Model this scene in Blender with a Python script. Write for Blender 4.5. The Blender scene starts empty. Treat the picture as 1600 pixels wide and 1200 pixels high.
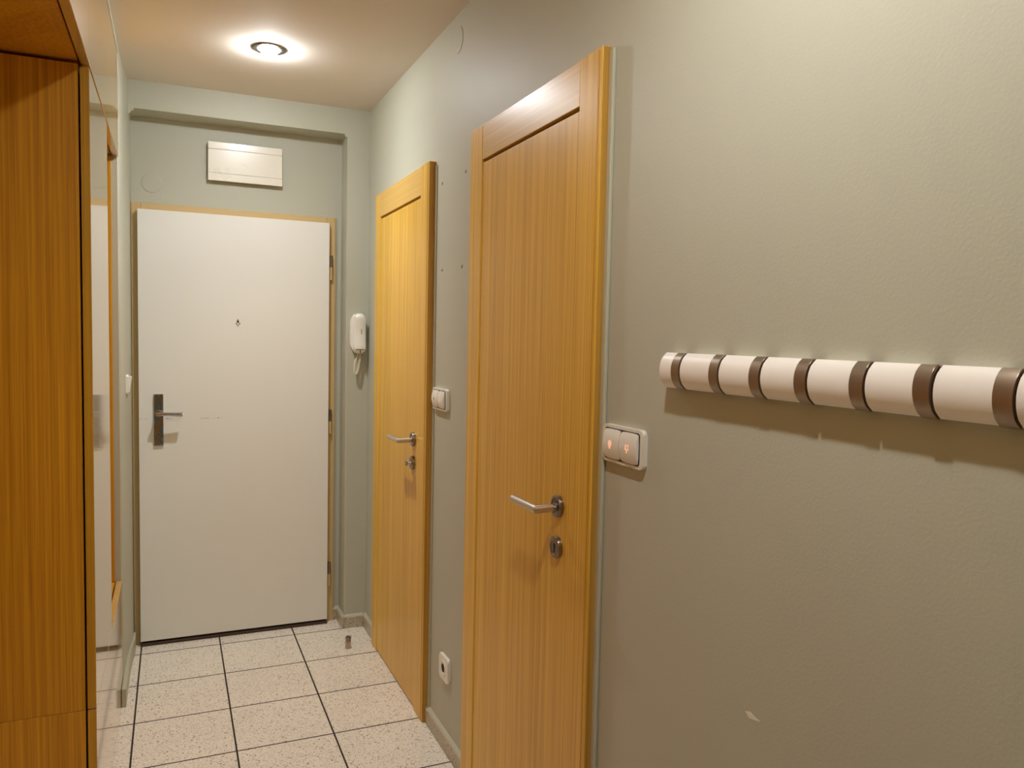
import bpy, bmesh, math, random
from mathutils import Vector, Matrix
random.seed(4)
scene = bpy.context.scene
C = scene.collection
PI = math.pi

# ------------------------------------------------------------------ materials
def new_mat(name):
    m = bpy.data.materials.new(name); m.use_nodes = True
    nt = m.node_tree; b = nt.nodes['Principled BSDF']
    return m, nt, b
def s2l(c):
    return tuple(((x/255)/12.92 if x/255 <= .04045 else ((x/255+.055)/1.055)**2.4) for x in c)
def plain(name, col, rough=.5, metal=0, coat=0, spec=.5, noise=0, nscale=8):
    m, nt, b = new_mat(name)
    b.inputs['Base Color'].default_value = (*col, 1)
    b.inputs['Roughness'].default_value = rough
    b.inputs['Metallic'].default_value = metal
    b.inputs['Coat Weight'].default_value = coat
    b.inputs['Coat Roughness'].default_value = .08
    b.inputs['Specular IOR Level'].default_value = spec
    tc = nt.nodes.new('ShaderNodeTexCoord')
    n = nt.nodes.new('ShaderNodeTexNoise'); n.inputs['Scale'].default_value = nscale
    n.inputs['Detail'].default_value = 4
    nt.links.new(tc.outputs['Object'], n.inputs['Vector'])
    mr = nt.nodes.new('ShaderNodeMapRange')
    mr.inputs['To Min'].default_value = max(.02, rough-.03-noise); mr.inputs['To Max'].default_value = rough+.03+noise
    nt.links.new(n.outputs['Fac'], mr.inputs['Value']); nt.links.new(mr.outputs['Result'], b.inputs['Roughness'])
    return m
def bump(nt, b, vec_out, scale, strength, dist, detail=3):
    n = nt.nodes.new('ShaderNodeTexNoise'); n.inputs['Scale'].default_value = scale; n.inputs['Detail'].default_value = detail
    nt.links.new(vec_out, n.inputs['Vector'])
    bp = nt.nodes.new('ShaderNodeBump'); bp.inputs['Strength'].default_value = strength; bp.inputs['Distance'].default_value = dist
    nt.links.new(n.outputs['Fac'], bp.inputs['Height']); nt.links.new(bp.outputs['Normal'], b.inputs['Normal'])
    return n
def paint(name, col, rough=.55, var=.04, bscale=160, bstr=.25, spec=.4):
    m, nt, b = new_mat(name)
    tc = nt.nodes.new('ShaderNodeTexCoord')
    n = nt.nodes.new('ShaderNodeTexNoise'); n.inputs['Scale'].default_value = 2.3; n.inputs['Detail'].default_value = 3
    nt.links.new(tc.outputs['Object'], n.inputs['Vector'])
    mx = nt.nodes.new('ShaderNodeMix'); mx.data_type = 'RGBA'
    mx.inputs[6].default_value = (*[c*(1-var) for c in col], 1); mx.inputs[7].default_value = (*[c*(1+var) for c in col], 1)
    nt.links.new(n.outputs['Fac'], mx.inputs[0]); nt.links.new(mx.outputs[2], b.inputs['Base Color'])
    b.inputs['Roughness'].default_value = rough; b.inputs['Specular IOR Level'].default_value = spec
    bump(nt, b, tc.outputs['Object'], bscale, bstr, .0012)
    return m
def wood(name, light, dark, axis='z', rough=.3, coat=.35, plank=.11, streak=1.0, coatr=.12):
    m, nt, b = new_mat(name)
    tc = nt.nodes.new('ShaderNodeTexCoord')
    def mapn(sc, off=(0, 0, 0)):
        mp = nt.nodes.new('ShaderNodeMapping'); mp.inputs['Scale'].default_value = sc; mp.inputs['Location'].default_value = off
        nt.links.new(tc.outputs['Object'], mp.inputs['Vector']); return mp
    def sc(a, l): return (a, a, l) if axis == 'z' else (a, l, a)
    def noise(s, l, detail=3, off=(0, 0, 0)):
        mp = mapn(sc(s, l), off); n = nt.nodes.new('ShaderNodeTexNoise')
        n.inputs['Scale'].default_value = 1; n.inputs['Detail'].default_value = detail; n.inputs['Roughness'].default_value = .6
        nt.links.new(mp.outputs[0], n.inputs['Vector']); return n
    fine = noise(230, 2.4, 3); mid = noise(105, .8, 4, (3, 1, 2)); broad = noise(9, .35, 2, (7, 2, 5))
    # fine pore streaks
    r1 = nt.nodes.new('ShaderNodeValToRGB'); r1.color_ramp.elements[0].position = .36; r1.color_ramp.elements[1].position = .62
    nt.links.new(fine.outputs['Fac'], r1.inputs[0])
    def math_(op, a, b_=None, v=None):
        n = nt.nodes.new('ShaderNodeMath'); n.operation = op
        nt.links.new(a, n.inputs[0])
        if b_ is not None: nt.links.new(b_, n.inputs[1])
        if v is not None: n.inputs[1].default_value = v
        return n.outputs[0]
    # veneer strips
    sp = nt.nodes.new('ShaderNodeSeparateXYZ'); nt.links.new(tc.outputs['Object'], sp.inputs[0])
    a = math_('ADD', sp.outputs[0], sp.outputs[1] if axis == 'z' else sp.outputs[2])
    a = math_('DIVIDE', a, v=plank); a = math_('FLOOR', a)
    wn = nt.nodes.new('ShaderNodeTexWhiteNoise'); wn.noise_dimensions = '1D'; nt.links.new(a, wn.inputs['W'])
    f = math_('MULTIPLY', r1.outputs[0], v=.30*streak)
    r2 = nt.nodes.new('ShaderNodeValToRGB'); r2.color_ramp.elements[0].position = .34; r2.color_ramp.elements[1].position = .66
    nt.links.new(mid.outputs['Fac'], r2.inputs[0])
    g = math_('MULTIPLY', r2.outputs[0], v=.46*streak)
    h = math_('MULTIPLY', broad.outputs['Fac'], v=.30)
    w = math_('MULTIPLY', wn.outputs['Value'], v=.22)
    t = math_('ADD', f, g); t = math_('ADD', t, h); t = math_('ADD', t, w)
    t = math_('SUBTRACT', t, v=.12)
    cl = nt.nodes.new('ShaderNodeClamp'); nt.links.new(t, cl.inputs[0])
    mx = nt.nodes.new('ShaderNodeMix'); mx.data_type = 'RGBA'
    mx.inputs[6].default_value = (*dark, 1); mx.inputs[7].default_value = (*light, 1)
    nt.links.new(cl.outputs[0], mx.inputs[0]); nt.links.new(mx.outputs[2], b.inputs['Base Color'])
    b.inputs['Specular IOR Level'].default_value = .32; b.inputs['Roughness'].default_value = rough; b.inputs['Coat Weight'].default_value = coat; b.inputs['Coat Roughness'].default_value = coatr
    bp = nt.nodes.new('ShaderNodeBump'); bp.inputs['Strength'].default_value = .12; bp.inputs['Distance'].default_value = .0006
    nt.links.new(fine.outputs['Fac'], bp.inputs['Height']); nt.links.new(bp.outputs['Normal'], b.inputs['Normal'])
    return m
TS, TG, TH = .3287, -.9966, 3.7083           # tile pitch, first long joint, far cross joint
def terrazzo(name, base, grout=True, dens=.1, rough=.32):
    m, nt, b = new_mat(name)
    L = nt.links.new
    tc = nt.nodes.new('ShaderNodeTexCoord')
    def vor(scale, thr, col_thr):
        v = nt.nodes.new('ShaderNodeTexVoronoi'); v.inputs['Scale'].default_value = scale
        n0 = nt.nodes.new('ShaderNodeTexNoise'); n0.inputs['Scale'].default_value = scale*.9
        mxv = nt.nodes.new('ShaderNodeMix'); mxv.data_type = 'VECTOR'; mxv.inputs[0].default_value = .012
        L(tc.outputs['Object'], n0.inputs['Vector']); L(tc.outputs['Object'], mxv.inputs[4]); L(n0.outputs['Color'], mxv.inputs[5])
        L(mxv.outputs[1], v.inputs['Vector'])
        sx = nt.nodes.new('ShaderNodeSeparateColor'); L(v.outputs['Color'], sx.inputs[0])
        a = nt.nodes.new('ShaderNodeMath'); a.operation = 'LESS_THAN'; L(v.outputs['Distance'], a.inputs[0]); a.inputs[1].default_value = thr
        c = nt.nodes.new('ShaderNodeMath'); c.operation = 'LESS_THAN'; L(sx.outputs[0], c.inputs[0]); c.inputs[1].default_value = col_thr
        mm = nt.nodes.new('ShaderNodeMath'); mm.operation = 'MULTIPLY'; L(a.outputs[0], mm.inputs[0]); L(c.outputs[0], mm.inputs[1])
        return mm.outputs[0], v
    d1, v1 = vor(250, .42, .30); d2, v2 = vor(130, .36, .14); d3, v3 = vor(190, .45, .35)
    nz = nt.nodes.new('ShaderNodeTexNoise'); nz.inputs['Scale'].default_value = 3; nz.inputs['Detail'].default_value = 3; L(tc.outputs['Object'], nz.inputs['Vector'])
    def mix(fac, a, bcol, aconst=None):
        mx = nt.nodes.new('ShaderNodeMix'); mx.data_type = 'RGBA'
        L(fac, mx.inputs[0])
        if aconst: mx.inputs[6].default_value = (*aconst, 1)
        else: L(a, mx.inputs[6])
        mx.inputs[7].default_value = (*bcol, 1); return mx.outputs[2]
    c = mix(nz.outputs['Fac'], None, [x*.9 for x in base], [min(1, x*1.1) for x in base])
    c = mix(d3, c, [min(1, x*1.13) for x in base])
    c = mix(d1, c, [base[0]*.42, base[1]*.38, base[2]*.34])
    c = mix(d2, c, [base[0]*.25, base[1]*.22, base[2]*.2])
    b.inputs['Roughness'].default_value = rough
    if grout:
        sp = nt.nodes.new('ShaderNodeSeparateXYZ'); L(tc.outputs['Object'], sp.inputs[0])
        def lines(out, off, w):
            s = nt.nodes.new('ShaderNodeMath'); s.operation = 'SUBTRACT'; L(out, s.inputs[0]); s.inputs[1].default_value = off
            p = nt.nodes.new('ShaderNodeMath'); p.operation = 'PINGPONG'; L(s.outputs[0], p.inputs[0]); p.inputs[1].default_value = TS/2
            # pingpong with TS/2: zero at multiples of TS
            l = nt.nodes.new('ShaderNodeMath'); l.operation = 'LESS_THAN'; L(p.outputs[0], l.inputs[0]); l.inputs[1].default_value = w
            return l.outputs[0]
        gx = lines(sp.outputs[0], TG, .0031); gy = lines(sp.outputs[1], TH, .0031)
        mm = nt.nodes.new('ShaderNodeMath'); mm.operation = 'MAXIMUM'; L(gx, mm.inputs[0]); L(gy, mm.inputs[1])
        c = mix(mm.outputs[0], c, (.03, .02, .016))
        rr = nt.nodes.new('ShaderNodeMapRange'); L(mm.outputs[0], rr.inputs['Value']); rr.inputs['To Min'].default_value = rough; rr.inputs['To Max'].default_value = .9
        L(rr.outputs['Result'], b.inputs['Roughness'])
        bp = nt.nodes.new('ShaderNodeBump'); bp.invert = True; bp.inputs['Strength'].default_value = .6; bp.inputs['Distance'].default_value = .002
        L(mm.outputs[0], bp.inputs['Height']); L(bp.outputs['Normal'], b.inputs['Normal'])
    L(c, b.inputs['Base Color'])
    return m
def emit(name, col, strength):
    m, nt, b = new_mat(name)
    b.inputs['Base Color'].default_value = (.8, .8, .8, 1)
    b.inputs['Emission Color'].default_value = (*col, 1); b.inputs['Emission Strength'].default_value = strength
    return m

M = {}
M['wall'] = paint('sage_wall_paint', (.52, .51, .41), .5, .03, 190, .26)
M['ceil'] = paint('white_ceiling_paint', (.82, .74, .655), .8, .02, 120, .2, .2)
M['wood'] = wood('oak_veneer', (.97, .61, .095), (.58, .285, .012), 'z', .38, .16, .11, 1, .25)
M['wood_cross'] = wood('oak_veneer_cross_grain', (.86, .56, .15), (.60, .33, .05), 'y', .36, .30, .3, .6, .28)
M['wood_cab'] = wood('cabinet_veneer', (.86, .44, .024), (.44, .17, .004), 'z', .45, .12, .13, 1, .3)
M['wood_gloss'] = wood('glossy_cabinet_front', (.78, .50, .16), (.60, .34, .08), 'z', .22, 1.0, .2, .5, .07)
M['edge'] = wood('cabinet_front_edge', (.74, .42, .035), (.46, .22, .010), 'z', .45, .05, .4, .8)
M['raw'] = wood('raw_frame_edge', (.66, .38, .075), (.38, .17, .015), 'z', .5, .05, .05, 1, .3)
M['white_door'] = paint('white_lacquer_door', (.85, .835, .78), .42, .01, 300, .05)
M['frame'] = paint('ochre_frame_paint', (.62, .43, .20), .4, .04, 90, .15)
M['steel'] = plain('brushed_steel', (.66, .61, .55), .34, 1)
M['ring'] = plain('satin_lamp_ring', (.20, .19, .18), .22, 1)
M['chrome'] = plain('polished_chrome', (.50, .49, .48), .09, 1)
nt = M['chrome'].node_tree; bump(nt, nt.nodes['Principled BSDF'], nt.nodes['Texture Coordinate'].outputs['Object'], 26, .35, .006, 1)
M['dark_steel'] = plain('dark_nickel', (.30, .25, .21), .3, 1)
M['hook'] = plain('satin_nickel_hook', (.34, .27, .20), .38, .85, noise=.03, nscale=40)
M['plastic'] = plain('white_plastic', (.86, .82, .74), .32, 0, .3)
M['plastic2'] = plain('cream_plastic_key', (.84, .79, .71), .35, 0, .2)
M['rack'] = plain('white_lacquer_rack', (.93, .87, .81), .35, 0, .4)
M['dark'] = plain('recess_shade', (.02, .014, .01), .8)  # near-black colour standing in for shade inside gaps and holes
M['thr'] = plain('dark_threshold', (.06, .032, .018), .6, nscale=30, noise=.1)
M['cream'] = plain('cream_gloss_panel', (.88, .82, .70), .28, 0, .25)
M['tile'] = terrazzo('terrazzo_tile', (.88, .80, .70))
M['skirt'] = terrazzo('terrazzo_skirting', (.52, .44, .32), False, rough=.35)
M['skirt_top'] = paint('painted_skirting_cap', (.52, .50, .38), .45, .05, 60, .3)
M['cord'] = plain('cream_cord', (.74, .68, .50), .45)
M['neon'] = emit('neon_indicator', (1, .30, .08), .55)
M['scuff'] = plain('brown_scuff', (.16, .10, .06), .7)
M['hole'] = plain('bare_wood_hole', (.12, .05, .03), .7)
M['cyl'] = plain('dark_bronze', (.46, .39, .33), .2, 1)

# ------------------------------------------------------------------ mesh helpers
def box(bm, x0, x1, y0, y1, z0, z1, bev=0, seg=2):
    vs = [bm.verts.new((x, y, z)) for x in (x0, x1) for y in (y0, y1) for z in (z0, z1)]
    f = [(0, 1, 3, 2), (4, 6, 7, 5), (0, 4, 5, 1), (2, 3, 7, 6), (0, 2, 6, 4), (1, 5, 7, 3)]
    fs = [bm.faces.new([vs[i] for i in q]) for q in f]
    if bev:
        es = {e for fc in fs for e in fc.edges}
        bmesh.ops.bevel(bm, geom=list(es), offset=bev, segments=seg, profile=.5, affect='EDGES')
    return vs
def prism(bm, pts, fn, a0, a1, bev=0, seg=2, capbev=0):
    """pts 2-D outline; fn(p, a) -> 3-D"""
    A = [bm.verts.new(fn(p, a0)) for p in pts]; B = [bm.verts.new(fn(p, a1)) for p in pts]
    n = len(pts); fs = [bm.faces.new(A[::-1]), bm.faces.new(B)]
    for i in range(n): fs.append(bm.faces.new([A[i], A[(i+1) % n], B[(i+1) % n], B[i]]))
    if capbev:
        es = set(fs[1].edges) | set(fs[0].edges)
        bmesh.ops.bevel(bm, geom=list(es), offset=capbev, segments=seg, profile=.5, affect='EDGES')
    return fs
def tube(bm, path, r, n=16, cap=True, radii=None):
    path = [Vector(p) for p in path]; rings = []
    ref = None
    for i, p in enumerate(path):
        if i == 0: t = path[1]-p
        elif i == len(path)-1: t = p-path[i-1]
        else: t = (path[i+1]-p).normalized()+(p-path[i-1]).normalized()
        t.normalize()
        if ref is None:
            ref = t.orthogonal().normalized()
        u = (ref - t*ref.dot(t)).normalized(); v = t.cross(u); ref = u
        k = 1
        if 0 < i < len(path)-1:
            c = (path[i+1]-p).normalized().dot((p-path[i-1]).normalized()); k = 1
        rr = radii[i] if radii else r
        bd = None
        if 0 < i < len(path)-1:
            di = (p-path[i-1]).normalized(); do = (path[i+1]-p).normalized(); bd = do-di
            if bd.length > .05: bd.normalize(); k = 1/max(.5, math.cos(di.angle(do)/2))
            else: bd = None
        ring = []
        for j in range(n):
            q = (u*math.cos(2*PI*j/n)+v*math.sin(2*PI*j/n))*rr
            if bd is not None: q = q+bd*(q.dot(bd)*(k-1))
            ring.append(bm.verts.new(p+q))
        rings.append(ring)
    for a, b in zip(rings, rings[1:]):
        for j in range(n): bm.faces.new([a[j], a[(j+1) % n], b[(j+1) % n], b[j]])
    if cap: bm.faces.new(rings[0][::-1]); bm.faces.new(rings[-1])
def lathe(bm, prof, mtx, n=40, close=True):
    """prof list of (r, h) about local z, transformed by mtx"""
    rings = []
    for r, h in prof:
        if r < 1e-6: rings.append([bm.verts.new(mtx @ Vector((0, 0, h)))])
        else: rings.append([bm.verts.new(mtx @ Vector((r*math.cos(2*PI*j/n), r*math.sin(2*PI*j/n), h))) for j in range(n)])
    for a, b in zip(rings, rings[1:]):
        for j in range(n):
            if len(a) == 1 and len(b) == 1: continue
            if len(a) == 1: bm.faces.new([a[0], b[j], b[(j+1) % n]])
            elif len(b) == 1: bm.faces.new([a[j], a[(j+1) % n], b[0]])
            else: bm.faces.new([a[j], a[(j+1) % n], b[(j+1) % n], b[j]])
def obj(name, bm, mat, parent=None, smooth=False):
    bmesh.ops.recalc_face_normals(bm, faces=bm.faces)
    me = bpy.data.meshes.new(name); bm.to_mesh(me); bm.free()
    me.materials.append(mat)
    if smooth:
        for p in me.polygons: p.use_smooth = True
        try: me.set_sharp_from_angle(angle=math.radians(35))
        except Exception: pass
    o = bpy.data.objects.new(name, me); C.objects.link(o)
    if smooth:
        md = o.modifiers.new('weighted_normals', 'WEIGHTED_NORMAL'); md.keep_sharp = True; md.weight = 90
    if parent:
        o.parent = parent
        # mesh is given in world coordinates: undo the parents' placement
        p = parent; off = Vector()
        while p: off += p.location; p = p.parent
        me.transform(Matrix.Translation(-off))
    return o
def thing(name, label, cat, loc, group=None):
    o = bpy.data.objects.new(name, None); C.objects.link(o)
    o.location = loc; o['label'] = label; o['category'] = cat
    o.empty_display_size = .05
    if group: o['group'] = group
    return o
def sroot(name, loc):
    o = bpy.data.objects.new(name, None); C.objects.link(o); o.location = loc; o['kind'] = 'structure'; return o
def struct(name, bm, mat, smooth=False):
    o = obj(name, bm, mat, None, smooth); o['kind'] = 'structure'; return o
def tag(o, label, cat, group=None):
    o['label'] = label; o['category'] = cat
    if group: o['group'] = group
    return o
B = bmesh.new

H = 2.479
YE, YB = -2.2, 3.85            # hall end behind the camera, back wall plane
XF = -1.046                    # cabinet front plane
YT = 2.20                      # tall cabinet near side
YN = 2.765                     # tall cabinet far side
YC = 3.32                      # end of built-in cabinets
ZU = 2.074                     # underside of the upper cabinets
ZL = .455                      # top of the drawer cabinet

# ------------------------------------------------------------------ floor, ceiling, walls
bm = B(); box(bm, -1.8, .12, YE-.1, YB+.15, -.06, 0); struct('floor', bm, M['tile'])
bm = B()
# ceiling with round cut-outs for the recessed lamps
lamps = [(-.528, 3.08), (-.528, .8), (-.53, -1.2)]
xs = [-1.8]; 
def ceiling():
    bm = B(); n = 32; R = .045; z = H
    ys = sorted(l[1] for l in lamps); cuts = [YE-.1]+[ (ys[i]+ys[i+1])/2 for i in range(len(ys)-1)]+[YB+.15]
    for (lx, ly), y0, y1 in zip(sorted(lamps, key=lambda l: l[1]), cuts, cuts[1:]):
        hole = []; outer = []
        # rectangle points in the same angular order
        for j in range(n):
            a = 2*PI*j/n
            hole.append((lx+R*math.cos(a), ly+R*math.sin(a)))
            dx, dy = math.cos(a), math.sin(a); t = 1e9
            if dx > 1e-9: t = min(t, (.12-lx)/dx)
            if dx < -1e-9: t = min(t, (-1.8-lx)/dx)
            if dy > 1e-9: t = min(t, (y1-ly)/dy)
            if dy < -1e-9: t = min(t, (y0-ly)/dy)
            outer.append((lx+dx*t, ly+dy*t))
        hv = [bm.verts.new((*p, z)) for p in hole]; ov = [bm.verts.new((*p, z)) for p in outer]
        for j in range(n): bm.faces.new([hv[j], hv[(j+1) % n], ov[(j+1) % n], ov[j]])
        for cx, cy in ((-1.8, y0), (-1.8, y1), (.12, y0), (.12, y1)):
            best = None
            for j in range(n):
                p, q = outer[j], outer[(j+1) % n]
                if (abs(p[0]-cx) < 1e-6 and abs(q[1]-cy) < 1e-6 and abs(p[1]-cy) > 1e-6) or (abs(p[1]-cy) < 1e-6 and abs(q[0]-cx) < 1e-6 and abs(p[0]-cx) > 1e-6):
                    best = j
            if best is not None:
                bm.faces.new([ov[best], ov[(best+1) % n], bm.verts.new((cx, cy, z))])
        # recess can
        hv2 = [bm.verts.new((*p, z+.09)) for p in hole]
        for j in range(n): bm.faces.new([hv[j], hv[(j+1) % n], hv2[(j+1) % n], hv2[j]])
        bm.faces.new(hv2)
    o = struct('ceiling', bm, M['ceil'])
    # slab above
    bm = bmesh.new(); bm.from_mesh(o.data); box(bm, -1.8, .12, YE-.1, YB+.15, z+.1, z+.15); bm.to_mesh(o.data); bm.free()
ceiling()

# right wall with two doorways
doors = [(1.50, 2.24, 2.02), (2.71, 3.45, 2.01)]
bm = B(); edges = [YE-.1, doors[0][0], doors[0][1], doors[1][0], doors[1][1], YB+.15]
for i in range(5):
    z0 = 0
    if i == 1: z0 = doors[0][2]
    if i == 3: z0 = doors[1][2]
    box(bm, 0, .12, edges[i], edges[i+1], z0, H)
bmesh.ops.remove_doubles(bm, verts=bm.verts, dist=1e-5)
wall_right = struct('wall_right', bm, M['wall'])

# back wall: plate plus the shallow recess surround (head and right return)
bm = B()
box(bm, -1.2, 0, YB, YB+.14, 0, H)
def arc(cx, cz, r, a0, a1, n=8): return [(cx+r*math.cos(math.radians(a0+(a1-a0)*i/n)), cz+r*math.sin(math.radians(a0+(a1-a0)*i/n))) for i in range(n+1)]
RX, RZ = -.104, 2.362
pts = [(0, 0), (0, H), (-1.06, H), (-1.06, 2.31), (-1.03, 2.31)]
pts += arc(-1.005, RZ-.025, .025, 180, 90, 8) + arc(RX-.014, RZ-.014, .014, 90, 0, 6) + [(RX, 0)]
fs = prism(bm, pts, lambda p, a: (p[0], a, p[1]), 3.715, YB+.001)
# soften the plaster arris of the recess
front = fs[0]
es = [e for e in front.edges if all(v.co.x < -.05 and v.co.z < 2.37 and v.co.x > -1.035 for v in e.verts)]
bmesh.ops.bevel(bm, geom=es, offset=.009, segments=4, profile=.5, affect='EDGES')
struct('wall_back', bm, M['wall'], True)

# left wall: foot print goes round the cabinet alcove, slight swelling near the far corner
foot = [(XF, YE), (XF, .20), (-1.66, .20), (-1.66, YC+.002), (-1.050, YC+.002), (-1.044, YC+.008), (-1.042, 3.36), (-1.041, 3.5), (-1.037, 3.62), (-1.029, 3.72), (-1.028, YB), (-1.80, YB), (-1.80, YE)]
bm = B(); prism(bm, foot, lambda p, a: (p[0], p[1], a), 0, H)
box(bm, -1.655, -1.0435, .22, YC-.001, 2.4565, H-.0005)   # painted strip that closes the gap above the cabinets
wall_left = struct('wall_left', bm, M['wall'], True)
bm = B(); box(bm, -1.8, .12, YE-.1, YE, 0, H); struct('wall_front', bm, M['wall'])

# small marks on the right wall
def rx(y, z, r, d, n=10, jag=.3):
    pts = [(y+r*(1+random.uniform(-jag, jag))*math.cos(2*PI*i/n), z+r*(1+random.uniform(-jag, jag))*math.sin(2*PI*i/n)) for i in range(n)]
    return pts
for (y, z) in ((2.612, 1.957), (2.376, 1.955), (2.600, 1.657), (2.397, 1.655)):
    bm = B(); prism(bm, rx(y, z, .0055, 0), lambda p, a: (a, p[0], p[1]), -.0006, 0)
    obj('screw_hole', bm, M['scuff'], wall_right)
    bm = B(); prism(bm, [(y-.009, z+.006), (y-.004, z+.009), (y+.009, z+.004), (y+.012, z-.002), (y+.007, z+.001)], lambda p, a: (a, p[0], p[1]), -.0009, 0)
    obj('plaster_chip', bm, M['skirt_top'], wall_right)
bm = B(); prism(bm, [(.985, .822), (.974, .826), (.962, .822), (.950, .821), (.963, .817), (.976, .815)], lambda p, a: (a, p[0], p[1]), -.0005, 0)
obj('paint_fleck', bm, M['cream'], wall_right)
# raised plaster bead along the near door casing
bm = B(); box(bm, -.010, 0, 1.455, 1.4725, 0, 2.045, .0035, 2)
o = obj('plaster_bead', bm, M['skirt_top'], wall_right)
bm = B(); box(bm, -.005, 0, 2.664, 2.683, 0, 2.03, .002, 2)
obj('plaster_bead', bm, M['skirt_top'], wall_right)

# ------------------------------------------------------------------ skirting
def skirt(bm, bm2, p0, p1, nrm, h=.058, t=.013):
    p0 = Vector((*p0, 0)); p1 = Vector((*p1, 0)); n = Vector((*nrm, 0))
    def seg(b, prof):
        A = [b.verts.new(p0+n*a+Vector((0, 0, z))) for a, z in prof]; D = [b.verts.new(p1+n*a+Vector((0, 0, z))) for a, z in prof]
        k = len(prof); b.faces.new(A[::-1]); b.faces.new(D)
        for i in range(k): b.faces.new([A[i], A[(i+1) % k], D[(i+1) % k], D[i]])
    seg(bm, [(0, 0), (t, 0), (t, h-.006), (0, h-.006)])
    seg(bm2, [(0, h-.006), (t, h-.006), (t-.003, h), (0, h+.007)])
bm, bm2 = B(), B()
skirt(bm, bm2, (0, 2.266), (0, 2.682), (-1, 0)); skirt(bm, bm2, (0, 3.479), (0, 3.715), (-1, 0)); skirt(bm, bm2, (0, YE), (0, 1.454), (-1, 0))
box(bm, -.0135, -.0128, 2.335, 2.3365, 0, .05)
o = struct('baseboard_right', bm, M['skirt']); obj('painted_cap', bm2, M['skirt_top'], o)
bm, bm2 = B(), B()
skirt(bm, bm2, (RX-.002, 3.715), (-.013, 3.715), (0, -1)); skirt(bm, bm2, (RX, YB), (RX, 3.702), (-1, 0)); skirt(bm, bm2, (-.134, YB), (RX, YB), (0, -1))
o = struct('baseboard_back', bm, M['skirt']); obj('painted_cap', bm2, M['skirt_top'], o)
bm, bm2 = B(), B()
for b_, (z0, z1) in ((bm, (0, .062)), (bm2, (.062, .07))):
    pp = [(-1.060, 3.23), (-1.031, 3.23), (-1.030, 3.5), (-1.026, 3.62), (-1.018, 3.72), (-1.017, 3.828), (-1.060, 3.828)]
    # runs along the wall; its open near end shows past the cabinet
    q = [(-1.0445, YC+.01), (-1.0445, 3.2), (-1.0295, 3.2), (-1.0290, 3.5), (-1.026, 3.62), (-1.019, 3.72), (-1.019, 3.80), (-1.028, 3.80), (-1.029, 3.72), (-1.037, 3.62), (-1.041, 3.5), (-1.042, 3.36)]
    prism(b_, q, lambda p, a: (p[0], p[1], a), z0, z1)
o = struct('baseboard_left', bm, M['skirt_top']); obj('painted_cap', bm2, M['skirt_top'], o)

# ------------------------------------------------------------------ entrance door (door_1)
d1 = sroot('door_1', (-.585, 3.82, 0))
LX0, LX1, LZ0, LZ1 = -1.0005, -.1695, .022, 1.9545
bm = B(); box(bm, LX0, LX1, 3.800, 3.832, LZ0, LZ1, .0015, 1)
leaf = obj('door_leaf', bm, M['white_door'], d1)
bm = B()
FX0, FX1, FZ = -1.027, -.1345, 1.9865
box(bm, FX0, LX0+.012, 3.833, YB, 0, FZ, .003, 2); box(bm, LX1-.008, FX1, 3.833, YB, 0, FZ, .003, 2)
box(bm, LX0+.012, LX1-.008, 3.833, YB, LZ1-.012, FZ, .003, 2)
fr = obj('door_frame', bm, M['frame'], d1)
bm = B()
box(bm, FX0-.007, FX1+.008, 3.844, YB, FZ-.002, FZ+.009, .003, 2); box(bm, FX1-.001, FX1+.009, 3.842, YB, .06, FZ, .003, 2)
obj('painted_edge', bm, M['skirt_top'], fr)
bm = B(); box(bm, LX0+.004, LX1, 3.797, YB, 0, .013, .003, 2); obj('threshold', bm, M['thr'], d1)
for z0 in (1.686, .940, .182):
    z1 = z0+.117; zm = z0+.060; x = -.1585; y = 3.822
    bm = B(); tube(bm, [(x, y, zm+.001), (x, y, z1)], .0085, 16)
    hg = obj('hinge', bm, M['dark_steel'], d1, True)
    bm = B(); tube(bm, [(x, y, z0), (x, y, zm)], .0085, 16); obj('painted_knuckle', bm, M['frame'], hg, True)
# handle plate and lever
bm = B(); box(bm, -.9405, -.9005, 3.791, 3.800, .911, 1.143, .0025, 2)
hp = obj('handle_plate', bm, M['chrome'], d1, True)
bm = B()
tube(bm, [(-.921, 3.792, 1.057), (-.921, 3.745, 1.057)], .0085, 18)
tube(bm, [(-.930, 3.748, 1.057), (-.905, 3.746, 1.057), (-.87, 3.746, 1.056), (-.822, 3.748, 1.054)], .009, 18, radii=[.008, .0085, .0085, .0105])
obj('lever', bm, M['chrome'], hp, True)
bm = B(); lathe(bm, [(0, 0), (.015, 0), (.015, .003), (.013, .005), (0, .005)], Matrix.Translation((-.9205, 3.791, 1.057)) @ Matrix.Rotation(PI/2, 4, 'X'), 28)
obj('lever_collar', bm, M['chrome'], hp, True)
bm = B()
prism(bm, arc(-.9205, .965, .0085, -30, 210, 14)+arc(-.9205, .948, .005, 200, 340, 8), lambda p, a: (p[0], a, p[1]), 3.7885, 3.7912)
obj('lock_cylinder', bm, M['dark_steel'], hp, True)
bm = B(); box(bm, -.9215, -.9195, 3.7880, 3.7886, .957, .969); obj('keyhole', bm, M['dark'], hp)
for z in (1.132, .922):
    bm = B(); lathe(bm, [(0, 0), (.0045, 0), (.0035, .002), (0, .0022)], Matrix.Translation((-.9205, 3.791, z)) @ Matrix.Rotation(PI/2, 4, 'X'), 16)
    obj('screw', bm, M['dark_steel'], hp, True)
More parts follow.
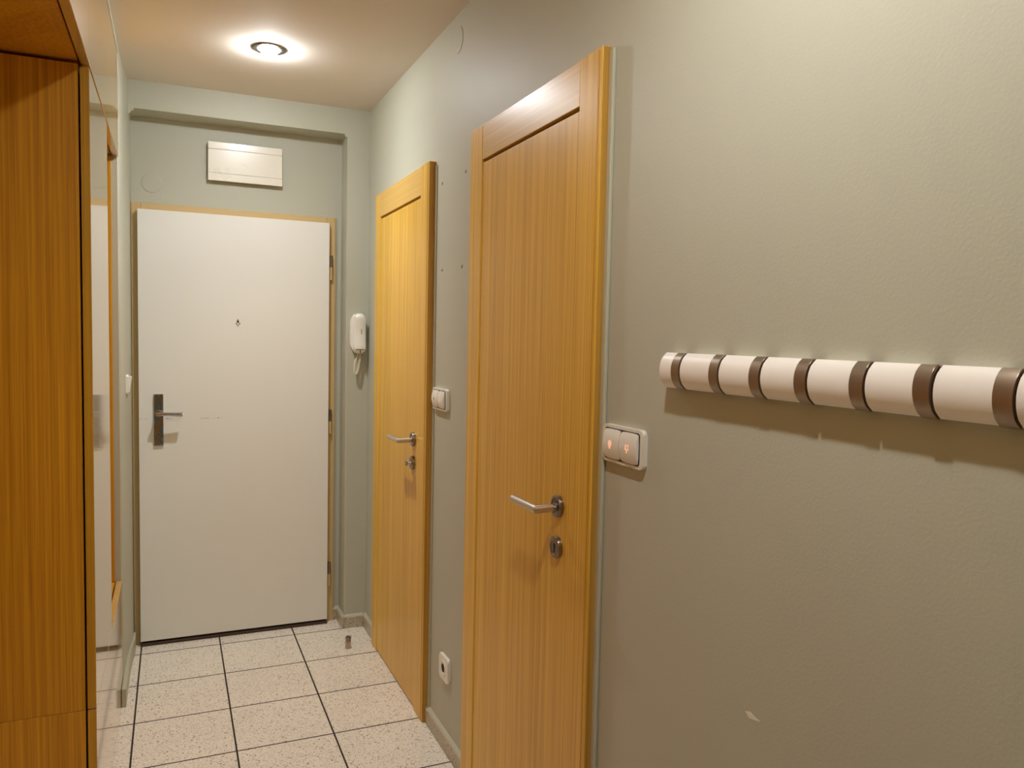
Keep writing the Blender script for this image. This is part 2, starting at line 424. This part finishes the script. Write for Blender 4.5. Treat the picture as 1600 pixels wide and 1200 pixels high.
# old peephole mark (diamond of dark flakes) and scuffs
cx, cz = -.585, 1.468
bm = B()
for q in ([(-.001, .019), (.0065, .003), (0, -.001), (-.0065, .003)], [(-.010, .001), (-.005, -.003), (.001, -.011), (-.003, -.0105), (-.009, -.005)], [(.0105, .003), (.010, -.004), (.004, -.010), (.0025, -.006), (.0075, -.0015)], [(-.003, -.012), (.003, -.012), (0, -.019)]):
    prism(bm, [(cx+a, cz+b) for a, b in q], lambda p, a: (p[0], a, p[1]), 3.7992, 3.8001)
obj('peephole', bm, M['hole'], leaf)
bm = B()
for x0, x1, h in ((-.745, -.741, .004), (-.737, -.730, .002), (-.728, -.716, .0025), (-.714, -.708, .002), (-.691, -.683, .0015), (-.678, -.664, .0028), (-.662, -.655, .0015)):
    z = 1.030+random.uniform(-.0008, .0008)
    prism(bm, [(x0, z), ((x0+x1)/2, z-h/2), (x1, z), ((x0+x1)/2, z+h/2)], lambda p, a: (p[0], a, p[1]), 3.7994, 3.8001)
for x0, x1, h in ((-.999, -.985, .001), (-.979, -.966, .0012), (-.892, -.878, .002), (-.874, -.866, .001)):
    z = 1.033
    prism(bm, [(x0, z), ((x0+x1)/2, z-h/2), (x1, z), ((x0+x1)/2, z+h/2)], lambda p, a: (p[0], a, p[1]), 3.7994, 3.8001)
obj('scuff_mark', bm, M['scuff'], leaf)

# ------------------------------------------------------------------ the two wooden doors in the right wall
def wood_door(name, y0, y1, i0, i1, zt, it, hy, hz, ez, lockkind):
    root = sroot(name, (-.013, (y0+y1)/2, 0)); t = -.026
    fr = bpy.data.objects.new('door_frame', None)
    fr = None
    # frame = two stiles and a head rail
    bm = B(); box(bm, t, .10, y0, i0, 0, zt, .0025, 3); s1 = obj('frame_stile', bm, M['wood'], root, True)
    bm = B(); box(bm, t+.0004, .10, i1, y1, 0, zt, .004, 3); s2 = obj('frame_stile', bm, M['wood'], root, True)
    bm = B(); box(bm, t+.0008, .10, i0+.0004, i1-.0004, it, zt-.001, .0015, 2); obj('head_rail', bm, M['wood_cross'], root, True)
    bm = B(); box(bm, t+.0022, -.0008, y0-.0009, y0+.0004, 0, zt-.002, .0003, 1); obj('edge_strip', bm, M['raw'], s1)
    bm = B(); box(bm, t-.0012, t+.0006, y0+.012, y0+.0155, 0, zt-.006, .0006, 1); obj('bead', bm, M['edge'], s1)
    bm = B(); box(bm, t+.004, .018, i0+.003, i1-.003, .006, it-.0085, .0015, 2)
    lf = obj('door_leaf', bm, M['wood'], root, True)
    bm = B(); box(bm, .02, .03, i0, i1, 0, it); obj('gap_shade_sheet', bm, M['dark'], root)  # dark sheet so the gaps round the leaf read as shade
    R = Matrix.Rotation(-PI/2, 4, 'Y'); s = t+.004
    bm = B(); lathe(bm, [(0, 0), (.0265, 0), (.0265, .0085), (.0255, .0100), (.020, .0104), (.0195, .0085), (.0125, .0085), (.0115, .0135), (0, .0135)], Matrix.Translation((s, hy, hz)) @ R, 48)
    hd = obj('door_handle', bm, M['dark_steel'], root, True)
    bm = B(); xo = -.083; z = hz-.004
    tube(bm, [(s-.010, hy, z), (s-.016, hy, z), (s-.018, hy, z), (xo, hy, z), (xo, hy+.133, z), (xo, hy+.135, z)], .0095, 28, radii=[.0075, .0075, .0095, .0095, .0095, .0085])
    obj('lever', bm, M['steel'], hd, True)
    bm = B(); T = Matrix.Translation((s, hy+.002, ez)) @ R
    lathe(bm, [(0, 0), (.0265, 0), (.0265, .0085), (.0255, .0100), (.020, .0104), (.0185, .0090), (0, .0090)], T, 48)
    es = obj('lock_rosette', bm, M['dark_steel'], root, True)
    if lockkind == 'key':
        bm = B(); prism(bm, arc(hy+.002, ez+.004, .0055, -40, 220, 12)+[(hy-.0015, ez-.013), (hy+.0055, ez-.013)], lambda p, a: (a, p[0], p[1]), s-.0094, s-.0088)
        obj('keyhole', bm, M['dark'], es)
    else:
        bm = B(); lathe(bm, [(0, .009), (.012, .009), (.0115, .022), (.0095, .025), (0, .0255)], T, 32)
        obj('thumb_turn', bm, M['steel'], es, True)
        bm = B(); box(bm, s-.033, s-.022, hy-.0015, hy+.0055, ez-.010, ez+.010, .0025, 2); obj('turn_grip', bm, M['steel'], es, True)
    return root
wood_door('door_2', 2.684, 3.478, 2.787, 3.391, 2.046, 1.942, 2.843, 1.034, .943, 'turn')
wood_door('door_3', 1.472, 2.266, 1.571, 2.169, 2.050, 1.948, 1.629, 1.031, .932, 'key')

# ------------------------------------------------------------------ built-in cabinets on the left
PX = XF-.022                   # plane of the carcass edges, behind the fronts
DX = -1.62                     # cabinet backs
# tall cabinet
t = thing('tall_cabinet', 'tall glossy wood wardrobe unit with one full height door between two open niches', 'wardrobe', (-1.33, (YT+YN)/2, ZL+.004))
bm = B(); z0, z1 = ZL+.001, ZU-.003
box(bm, DX, PX-.003, YT, YT+.02, z0, z1, .0008, 1); box(bm, DX, PX-.003, YN-.02, YN, z0, z1, .0008, 1)
box(bm, DX, DX+.01, YT+.02, YN-.02, z0, z1); box(bm, DX+.01, PX-.003, YT+.02, YN-.02, z0, z0+.02); box(bm, DX+.01, PX-.003, YT+.02, YN-.02, z1-.02, z1)
obj('carcass', bm, M['wood_cab'], t)
bm = B(); box(bm, PX+.002, XF, YT, YN, z0+.0005, z1-.006, .0008, 1); dr = obj('door', bm, M['wood_gloss'], t)
bm = B(); box(bm, PX+.002, XF-.001, YT-.0012, YT, z0+.003, z1-.006, .0004, 1); obj('edge_band', bm, M['edge'], dr)
# low drawer cabinet under tall cabinet and far niche
t = thing('drawer_cabinet', 'low wood cabinet with long glossy front under the wardrobe door and far niche', 'cabinet', (-1.33, (YT+YC)/2, 0))
bm = B(); z1 = ZL
box(bm, DX, PX-.003, YT, YT+.02, 0, z1, .0008, 1); box(bm, DX, PX-.003, YC-.02, YC-.001, 0, z1, .0008, 1)
box(bm, DX, DX+.01, YT+.02, YC-.02, 0, z1); box(bm, DX+.01, PX-.003, YT+.02, YC-.02, .02, .04); box(bm, DX+.01, PX-.003, YT+.02, YC-.02, z1-.02, z1)
obj('carcass', bm, M['wood_cab'], t)
bm = B(); box(bm, PX+.002, XF, YT, YC-.001, .004, z1-.0015, .0008, 1); dr = obj('drawer_front', bm, M['wood_gloss'], t)
bm = B(); box(bm, PX+.002, XF-.001, YT-.0012, YT, .004, z1-.004, .0004, 1); obj('edge_band', bm, M['edge'], dr)
# far niche lining
t = thing('niche_lining', 'open wood lined niche between wardrobe door and light switch wall', 'niche', (-1.33, (YN+YC)/2, ZL+.003))
bm = B(); box(bm, DX, PX-.002, YC-.020, YC-.001, ZL+.002, ZU-.003, .0008, 1); obj('side_panel', bm, M['wood_cab'], t)
bm = B(); box(bm, DX, DX+.012, YN+.001, YC-.021, ZL+.002, ZU-.003); obj('back_panel', bm, M['wood_cab'], t)
# near niche (coat niche beside the camera)
YQ = .80
t = thing('coat_niche', 'open floor length wood lined coat niche at the left edge, nearest the viewer', 'niche', (-1.33, (YQ+YT)/2, 0))
bm = B(); box(bm, DX, DX+.012, YQ+.02, YT-.001, 0, ZU-.003); obj('back_panel', bm, M['wood_cab'], t)
bm = B(); box(bm, DX, PX-.002, YQ, YQ+.02, 0, ZU-.003, .0008, 1); obj('side_panel', bm, M['wood_cab'], t)
# upper cabinets
def upper(y0, y1, label):
    t = thing('upper_cabinet', label, 'cabinet', (-1.33, (y0+y1)/2, ZU))
    zt = 2.4555; zb = ZU+.006
    bm = B()
    box(bm, DX, PX-.003, y0, y0+.018, zb, zt); box(bm, DX, PX-.003, y1-.018, y1, zb, zt)
    box(bm, DX, PX-.003, y0+.018, y1-.018, zb, zb+.02); box(bm, DX, PX-.003, y0+.018, y1-.018, zt-.02, zt); box(bm, DX, DX+.01, y0+.018, y1-.018, zb+.02, zt-.02)
    obj('carcass', bm, M['wood_cab'], t)
    bm = B(); box(bm, PX+.002, XF+.001, y0+.001, y1-.001, ZU, zt, .0008, 1); obj('door', bm, M['wood_gloss'], t)
upper(.22, YQ+.2, 'upper wood cabinet door nearest the camera, above the coat niche')
upper(YQ+.2, YT, 'upper wood cabinet with glossy front bridging the dark coat niche at upper left')
upper(YT, YC, 'upper wood cabinet with long glossy front above the wardrobe door and far niche')
t = thing('tall_cabinet', 'tall glossy wood wardrobe unit on the camera side of the coat niche', 'wardrobe', (-1.33, .63, 0))
bm = B(); box(bm, DX, PX-.003, .22, YQ-.001, 0, ZU-.003, .0008, 1); obj('carcass', bm, M['wood_cab'], t)
bm = B(); box(bm, PX+.002, XF, .222, YQ-.001, .004, ZU-.008, .0008, 1); obj('door', bm, M['wood_gloss'], t)

# ------------------------------------------------------------------ recessed ceiling lamps
def downlight(x, y, label, col, strength, e_spot, e_point):
    t = thing('ceiling_lamp', label, 'lamp', (x, y, H), 'recessed ceiling lamps')
    Tm = Matrix.Translation((x, y, H)) @ Matrix.Rotation(PI, 4, 'X')
    bm = B(); lathe(bm, [(.060, -.0005), (.061, .0015), (.058, .0045), (.050, .0055), (.0435, .0035), (.0415, -.001), (.0400, -.030), (.0420, -.030), (.0432, -.001)], Tm, 56)
    obj('trim_ring', bm, M['ring'], t, True)
    bm = B(); lathe(bm, [(0, .030), (.010, .0290), (.020, .0255), (.027, .0190), (.0305, .010), (.0315, -.002), (.030, -.018), (.022, -.034), (.014, -.045), (.013, -.075), (0, -.075)], Tm, 40)
    bl = obj('bulb', bm, emit('lamp_glow_%d' % len(bpy.data.materials), col, strength), t, True)
    return t
LC = (.93, .99, 1.03); LW = (.97, .98, .96)
downlight(-.528, 3.08, 'lit round recessed spotlight with steel ring, in the ceiling before the entrance door', LC, 400, 0, 0)
downlight(-.528, .8, 'recessed spotlight in the ceiling above the coat rack', LW, 375, 0, 0)
downlight(-.53, -1.2, 'added unseen fill lamp in the ceiling behind the viewer', LW, 90, 0, 0)  # unseen lamp added for fill light
def lamp_spot(name, x, y, col, e, ang, blend, r=.028):
    l = bpy.data.lights.new(name, 'SPOT'); l.energy = e; l.color = col; l.spot_size = math.radians(ang); l.spot_blend = blend; l.shadow_soft_size = r
    o = bpy.data.objects.new(name, l); o.location = (x, y, H-.034); C.objects.link(o); return o
#LIGHTS
lamp_spot('spot_light', -.528, 3.08, LC, 17, 150, .9)
lamp_spot('spot_light', -.528, 3.08, (1, .97, .88), 30, 96, 1)
lamp_spot('spot_light', -.528, .8, LW, 24, 165, .8)
#END

# ------------------------------------------------------------------ cover panel above the entrance door
t = thing('cover_panel', 'glossy cream rectangular cover panel on the wall above the white entrance door', 'panel', (-.55, YB, 2.108))
bm = B(); box(bm, -.700, -.398, 3.830, YB, 2.116, 2.272, .001, 1); obj('shade_backing', bm, M['dark'], t)  # shade behind the panel is put into this box's dark colour
x0, x1 = -.711, -.387
bm = B(); box(bm, x0, x1, 3.820, 3.830, 2.1448, 2.2505, .0015, 2); pn = obj('panel', bm, M['cream'], t, True)
bm = B(); box(bm, x0, x1, 3.820, 3.830, 2.2512, 2.283, .0015, 2); obj('top_strip', bm, M['cream'], pn, True)
bm = B(); box(bm, x0, x1, 3.820, 3.830, 2.110, 2.1440, .0015, 2); obj('bottom_strip', bm, M['cream'], pn, True)

# painted-over round junction covers
bm = B(); lathe(bm, [(0, .0026), (.034, .0024), (.0405, .0018), (.0425, 0), (.0428, -.001)], Matrix.Translation((-.943, YB, 2.077)) @ Matrix.Rotation(PI/2, 4, 'X'), 56)
tag(obj('junction_cover', bm, M['wall'], None, True), 'round painted junction cover on the wall above the left corner of the entrance door', 'cover')
bm = B(); lathe(bm, [(0, .0026), (.034, .0024), (.0405, .0018), (.0425, 0), (.0428, -.001)], Matrix.Translation((0, 2.463, 2.394)) @ Matrix.Rotation(-PI/2, 4, 'Y'), 56)
tag(obj('junction_cover', bm, M['wall'], None, True), 'round painted junction cover high on the right wall just under the ceiling', 'cover')

# ------------------------------------------------------------------ switches and sockets
def rrect(cy, cz, w, h, r, n=6):
    p = []
    for sx, sz, a in ((1, 1, 0), (-1, 1, 90), (-1, -1, 180), (1, -1, 270)):
        p += arc(cy+sx*(w/2-r), cz+sz*(h/2-r), r, a, a+90, n)
    return p
def dswitch(name, y0, y1, z0, z1, label, glow, grp, parts_glow):
    cy, cz = (y0+y1)/2, (z0+z1)/2; w, h = y1-y0, z1-z0
    t = thing(name, label, 'switch', (0, cy, z0), grp)
    bm = B(); prism(bm, rrect(cy, cz, w, h, .010), lambda p, a: (a, p[0], p[1]), 0, -.011, capbev=.003, seg=3)
    obj('frame', bm, M['plastic'], t, True)
    bm = B(); prism(bm, rrect(cy, cz, w-.022, h-.013, .007), lambda p, a: (a, p[0], p[1]), -.0108, -.0118)
    obj('gap', bm, M['dark'], t)
    for k in (-1, 1):
        c = cy+k*(w-.024)/4; kw = (w-.024)/2-.0025; kh = h-.0165; bm = B(); n = 14; cols = []
        # rocker key: barrel-curved face
        for i in range(n+1):
            s = -1+2*i/n; row = []
            for j in range(9):
                q = -1+2*j/8
                zz = cz+s*kh/2*(1-.05*abs(q)**4); yy = c+q*kw/2*(1-.06*abs(s)**4)
                xx = -.0205+.0062*s*s+.0012*q*q
                row.append(bm.verts.new((xx, yy, zz)))
            cols.append(row)
        for i in range(n):
            for j in range(8): bm.faces.new([cols[i][j], cols[i][j+1], cols[i+1][j+1], cols[i+1][j]])
        border = [r[0] for r in cols]+cols[-1][1:]+[r[-1] for r in cols[::-1][1:]]+cols[0][::-1][1:-1]
        back = [bm.verts.new((-.0105, v.co.y, v.co.z)) for v in border]
        m_ = len(border)
        for i in range(m_): bm.faces.new([border[i], border[(i+1) % m_], back[(i+1) % m_], back[i]])
        rk = obj('rocker', bm, M['plastic2'], t, True)
        kind = parts_glow[0 if k == 1 else 1]     # y grows to the left in the picture
        if kind:
            mat = M['neon'] if kind in ('bulb', 'square') else M['hole'] if kind == 'dark' else M['neon']
            bm = B()
            if kind == 'bulb':
                prism(bm, arc(c, cz+.001, .0070, -60, 240, 14)+[(c-.003, cz-.010), (c+.003, cz-.010)], lambda p, a: (a, p[0], p[1]), -.0206, -.0209)
            elif kind == 'square':
                o_ = .0065
                for a0, a1, b0, b1 in ((-o_, o_, .004, .0065), (-o_, o_, -.0045, -.002), (-o_, -.004, -.002, .004), (.003, o_, -.002, .004), (-.002, .002, -.010, -.0045)):
                    box(bm, -.0209, -.0205, c+a0, c+a1, cz+b0, cz+b1)
            elif kind == 'dark':
                prism(bm, rrect(c, cz, .006, .010, .0025, 4), lambda p, a: (a, p[0], p[1]), -.0206, -.0209)
            else:
                prism(bm, rrect(c, cz, .0035, .009, .0015, 3), lambda p, a: (a, p[0], p[1]), -.0206, -.0209)
            obj('indicator', bm, mat, rk)
    return t
dswitch('light_switch', 1.296, 1.453, 1.170, 1.249, 'double rocker light switch with glowing orange symbols, right of the near wooden door', True, None, ('bulb', 'square'))
dswitch('light_switch', 2.500, 2.655, 1.170, 1.246, 'double rocker light switch on the wall strip between the two wooden doors', True, None, ('dark', 'thin'))
# round-hole outlet near the floor
t = thing('wall_socket', 'white single socket with round hole, low on the wall between the wooden doors', 'socket', (0, 2.49, .245))
bm = B(); prism(bm, rrect(2.490, .283, .094, .084, .011), lambda p, a: (a, p[0], p[1]), 0, -.011, capbev=.0035, seg=3); obj('frame', bm, M['plastic'], t, True)
bm = B(); lathe(bm, [(.030, .0105), (.0295, .0125), (.020, .0128), (.018, .0110), (.0178, .0105)], Matrix.Translation((0, 2.492, .283)) @ Matrix.Rotation(-PI/2, 4, 'Y'), 36); obj('insert_ring', bm, M['plastic2'], t, True)
bm = B(); lathe(bm, [(0, .0118), (.0150, .0118), (.0152, .0100)], Matrix.Translation((0, 2.492, .283)) @ Matrix.Rotation(-PI/2, 4, 'Y'), 30); obj('socket_hole', bm, M['dark'], t)
# small switch on the left wall
t = thing('light_switch', 'small white light switch on the left wall beside the entrance door frame', 'switch', (-1.04, 3.6, 1.16))
bm = B(); prism(bm, rrect(3.60, 1.200, .080, .080, .010), lambda p, a: (-1.0405+a, p[0], p[1]), 0, .011, capbev=.003, seg=3); obj('frame', bm, M['plastic'], t, True)
bm = B(); prism(bm, [(-1.031, 1.166), (-1.0265, 1.168), (-1.0175, 1.228), (-1.0185, 1.232), (-1.031, 1.234)], lambda p, a: (p[0], a, p[1]), 3.570, 3.632, capbev=.002); obj('rocker', bm, M['plastic2'], t, True)

# ------------------------------------------------------------------ intercom handset
t = thing('intercom_phone', 'white wall intercom handset with coiled cord, between entrance door and far wooden door', 'intercom', (-.049, 3.715, 1.34))
def capsule(cx, z0, z1, w, ct, cb):
    return [(cx-w/2, z0+cb), (cx-w/2+cb*.25, z0+cb*.45), (cx-w*.22, z0+.002), (cx, z0), (cx+w*.22, z0+.002), (cx+w/2-cb*.25, z0+cb*.45), (cx+w/2, z0+cb),
            (cx+w/2, z1-ct), (cx+w/2-ct*.22, z1-ct*.5), (cx+w*.25, z1-ct*.12), (cx, z1), (cx-w*.25, z1-ct*.12), (cx-w/2+ct*.22, z1-ct*.5), (cx-w/2, z1-ct)]
bm = B(); prism(bm, capsule(-.052, 1.338, 1.525, .074, .036, .040), lambda p, a: (p[0], a, p[1]), 3.715, 3.690, capbev=.004, seg=3); obj('wall_unit', bm, M['plastic'], t, True)
bm = B()
prof = [(1.336, 3.672, .35), (1.339, 3.665, .6), (1.346, 3.657, .84), (1.357, 3.654, .98), (1.375, 3.656, 1), (1.40, 3.660, 1), (1.45, 3.662, 1), (1.485, 3.658, 1), (1.500, 3.655, .97), (1.512, 3.657, .84), (1.520, 3.662, .62), (1.5255, 3.670, .35)]
W = .056; rows = []
for z, y, k in prof:
    ring = []
    for q in (-1, -.82, -.4, 0, .4, .82, 1):
        ring.append(bm.verts.new((-.049+q*W/2*k, y+.008*abs(q)**3, z)))
    for q in (1, -1): ring.append(bm.verts.new((-.049+q*W/2*k, 3.6905, z)))
    rows.append(ring)
for a, b_ in zip(rows, rows[1:]):
    for j in range(9): bm.faces.new([a[j], a[(j+1) % 9], b_[(j+1) % 9], b_[j]])
bm.faces.new(rows[0]); bm.faces.new(rows[-1][::-1])
hs = obj('handset', bm, M['plastic'], t, True)
bm = B(); box(bm, -.0445, -.0420, 3.6600, 3.6615, 1.428, 1.452); obj('logo_mark', bm, M['scuff'], hs)
bm = B(); box(bm, -.071, -.029, 3.6535, 3.6560, 1.3545, 1.3572); box(bm, -.050, -.047, 3.654, 3.66, 1.339, 1.3545); obj('seam', bm, M['hole'], hs)
# coiled cord: loop below the set
def coil(path, R, r, turns, n=6):
    bm = B(); pts = [Vector(p) for p in path]
    # dense resample
    L = [0]
    for a, b_ in zip(pts, pts[1:]): L.append(L[-1]+(b_-a).length)
    N = turns*12; out = []
    for i in range(N+1):
        s = L[-1]*i/N
        k = max(j for j in range(len(L)) if L[j] <= s+1e-9); k = min(k, len(pts)-2)
        u = (s-L[k])/(L[k+1]-L[k]); p = pts[k].lerp(pts[k+1], u); tt = (pts[k+1]-pts[k]).normalized()
        e1 = Vector((0, 1, 0)); e2 = tt.cross(e1).normalized(); a = 2*PI*i/12
        out.append(p+(e1*math.cos(a)+e2*math.sin(a))*R)
    tube(bm, out, r, n); return bm
path = []
for i in range(41):
    a = PI*i/40
    path.append((-.057-.011*math.cos(a)*-1 - .0, 3.685, 1.262-.030*math.sin(a)))
loop = [(-.050, 3.69, 1.345), (-.056, 3.688, 1.325), (-.062, 3.685, 1.315)]
full = [(-.0690+.0005, 3.685, 1.305)]
cord_path = [(-.0625, 3.685, 1.308), (-.067, 3.685, 1.298), (-.070, 3.684, 1.280), (-.0705, 3.683, 1.262), (-.069, 3.683, 1.247), (-.0655, 3.683, 1.239), (-.061, 3.683, 1.238), (-.057, 3.683, 1.244), (-.0535, 3.683, 1.256), (-.050, 3.684, 1.272), (-.0475, 3.684, 1.29), (-.0455, 3.684, 1.308), (-.045, 3.684, 1.322)]
obj('coiled_cord', coil(cord_path, .0043, .0019, 44), M['cord'], t, True)
bm = B(); tube(bm, [(-.0535, 3.69, 1.350), (-.055, 3.688, 1.33), (-.059, 3.686, 1.316), (-.0625, 3.685, 1.306)], .0022, 8); tube(bm, [(-.044, 3.684, 1.318), (-.0435, 3.685, 1.33), (-.046, 3.688, 1.350)], .0022, 8)
obj('cord_end', bm, M['plastic'], t, True)

# ------------------------------------------------------------------ coat rack with flip-down hooks
t = thing('coat_rack', 'long white wall coat rack with curved face and folded metal hooks', 'coat rack', (0, .8, 1.343))
ZC, ZA = 1.375, .032
def rprof(off=0, base=0.0):
    off += .002
    a = [(-.016-off*.5, ZC-ZA)]
    pts = []
    for i in range(15):
        s = -1+2*i/14
        pts.append((-(.0165+.0150*(1-abs(s)**2.0)**.75+off), ZC+s*(ZA+off*.2)))
    return [(base, ZC-ZA+.001)]+pts+[(base, ZC+ZA-.001)]
hooks = [1.1655, 1.0575, .9575, .8605, .7595, .6600, .5600, .4600]
Y0, Y1 = 1.215, .412
hw = .0135
bm = B(); prism(bm, [(0, ZC-ZA+.0015)]+[(x+.0035, ZC+(z-ZC)*.95) for x, z in rprof()[1:-1]]+[(0, ZC+ZA-.0015)], lambda p, a: (p[0], a, p[1]), Y0-.002, Y1+.002)
rail = obj('back_rail', bm, M['hole'], t)
cuts = [Y0]; 
for h in hooks: cuts += [h+hw, h-hw]
cuts.append(Y1)
for a, b_ in zip(cuts[::2], cuts[1::2]):
    bm = B(); prism(bm, rprof(), lambda p, q: (p[0], q, p[1]), b_, a, capbev=.0012, seg=2); obj('face_segment', bm, M['rack'], t, True)
for i, h in enumerate(hooks):
    bm = B(); lean = .004 if i == 5 else 0
    pts = [(x, z) for x, z in rprof(.0010)[1:-1]]
    outer = [(x-lean*(.5+.5*(z-ZC)/ZA), z) for x, z in pts]; inner = [(x+.006-lean*(.5+.5*(z-ZC)/ZA), z) for x, z in pts][::-1]
    # a small finger lip at the lower end
    lip = [(-.0125, ZC-ZA-.0022), (-.0165, ZC-ZA-.0022)]
    prism(bm, outer+inner+lip[:1]+lip[1:], lambda p, q: (p[0], q, p[1]), h-hw+.0035, h+hw-.0010, capbev=.0006, seg=1)
    obj('hook', bm, M['hook'], t, True)

# ------------------------------------------------------------------ little metal cylinder on the floor
t = thing('door_stop', 'small dark metal door stop standing on the floor tile by the far wooden door', 'door stop', (-.136, 3.46, 0))
T = Matrix.Translation((-.136, 3.46, .0002)) @ Matrix.Rotation(math.radians(6), 4, 'Y')
T = Matrix.Translation((-.136, 3.46, 0))
bm = B(); lathe(bm, [(0, 0), (.0125, 0), (.0130, .003), (.0130, .034), (.0115, .036)], T, 32); obj('body', bm, M['cyl'], t, True)
bm = B(); lathe(bm, [(.0108, .036), (.0108, .041), (.0128, .042), (.0128, .052), (.011, .0545), (0, .0545)], T, 32); obj('cap', bm, M['dark_steel'], t, True)

# ------------------------------------------------------------------ world, camera, view
w = bpy.data.worlds.new('world'); scene.world = w; w.use_nodes = True
w.node_tree.nodes['Background'].inputs[0].default_value = (.02, .018, .015, 1); w.node_tree.nodes['Background'].inputs[1].default_value = 1
f, yaw, pitch, roll = 1215.4226, math.radians(23.6411), math.radians(-3.4657), math.radians(1.2025)
F = Vector((math.sin(yaw)*math.cos(pitch), math.cos(yaw)*math.cos(pitch), math.sin(pitch)))
R = Vector((math.cos(yaw), -math.sin(yaw), 0)); U = R.cross(F)
R2 = R*math.cos(roll)+U*math.sin(roll); U2 = U*math.cos(roll)-R*math.sin(roll)
cam = bpy.data.cameras.new('camera'); co = bpy.data.objects.new('camera', cam); C.objects.link(co)
co.matrix_world = Matrix(((R2.x, U2.x, -F.x, -.8638), (R2.y, U2.y, -F.y, 0), (R2.z, U2.z, -F.z, 1.4301), (0, 0, 0, 1)))
cam.sensor_width = 36; cam.lens = 36*f/1600; cam.clip_start = .02
scene.camera = co
vs = scene.view_settings; vs.view_transform = 'Standard'; vs.look = 'None'; vs.gamma = 1; vs.use_curve_mapping = False; vs.exposure = .11
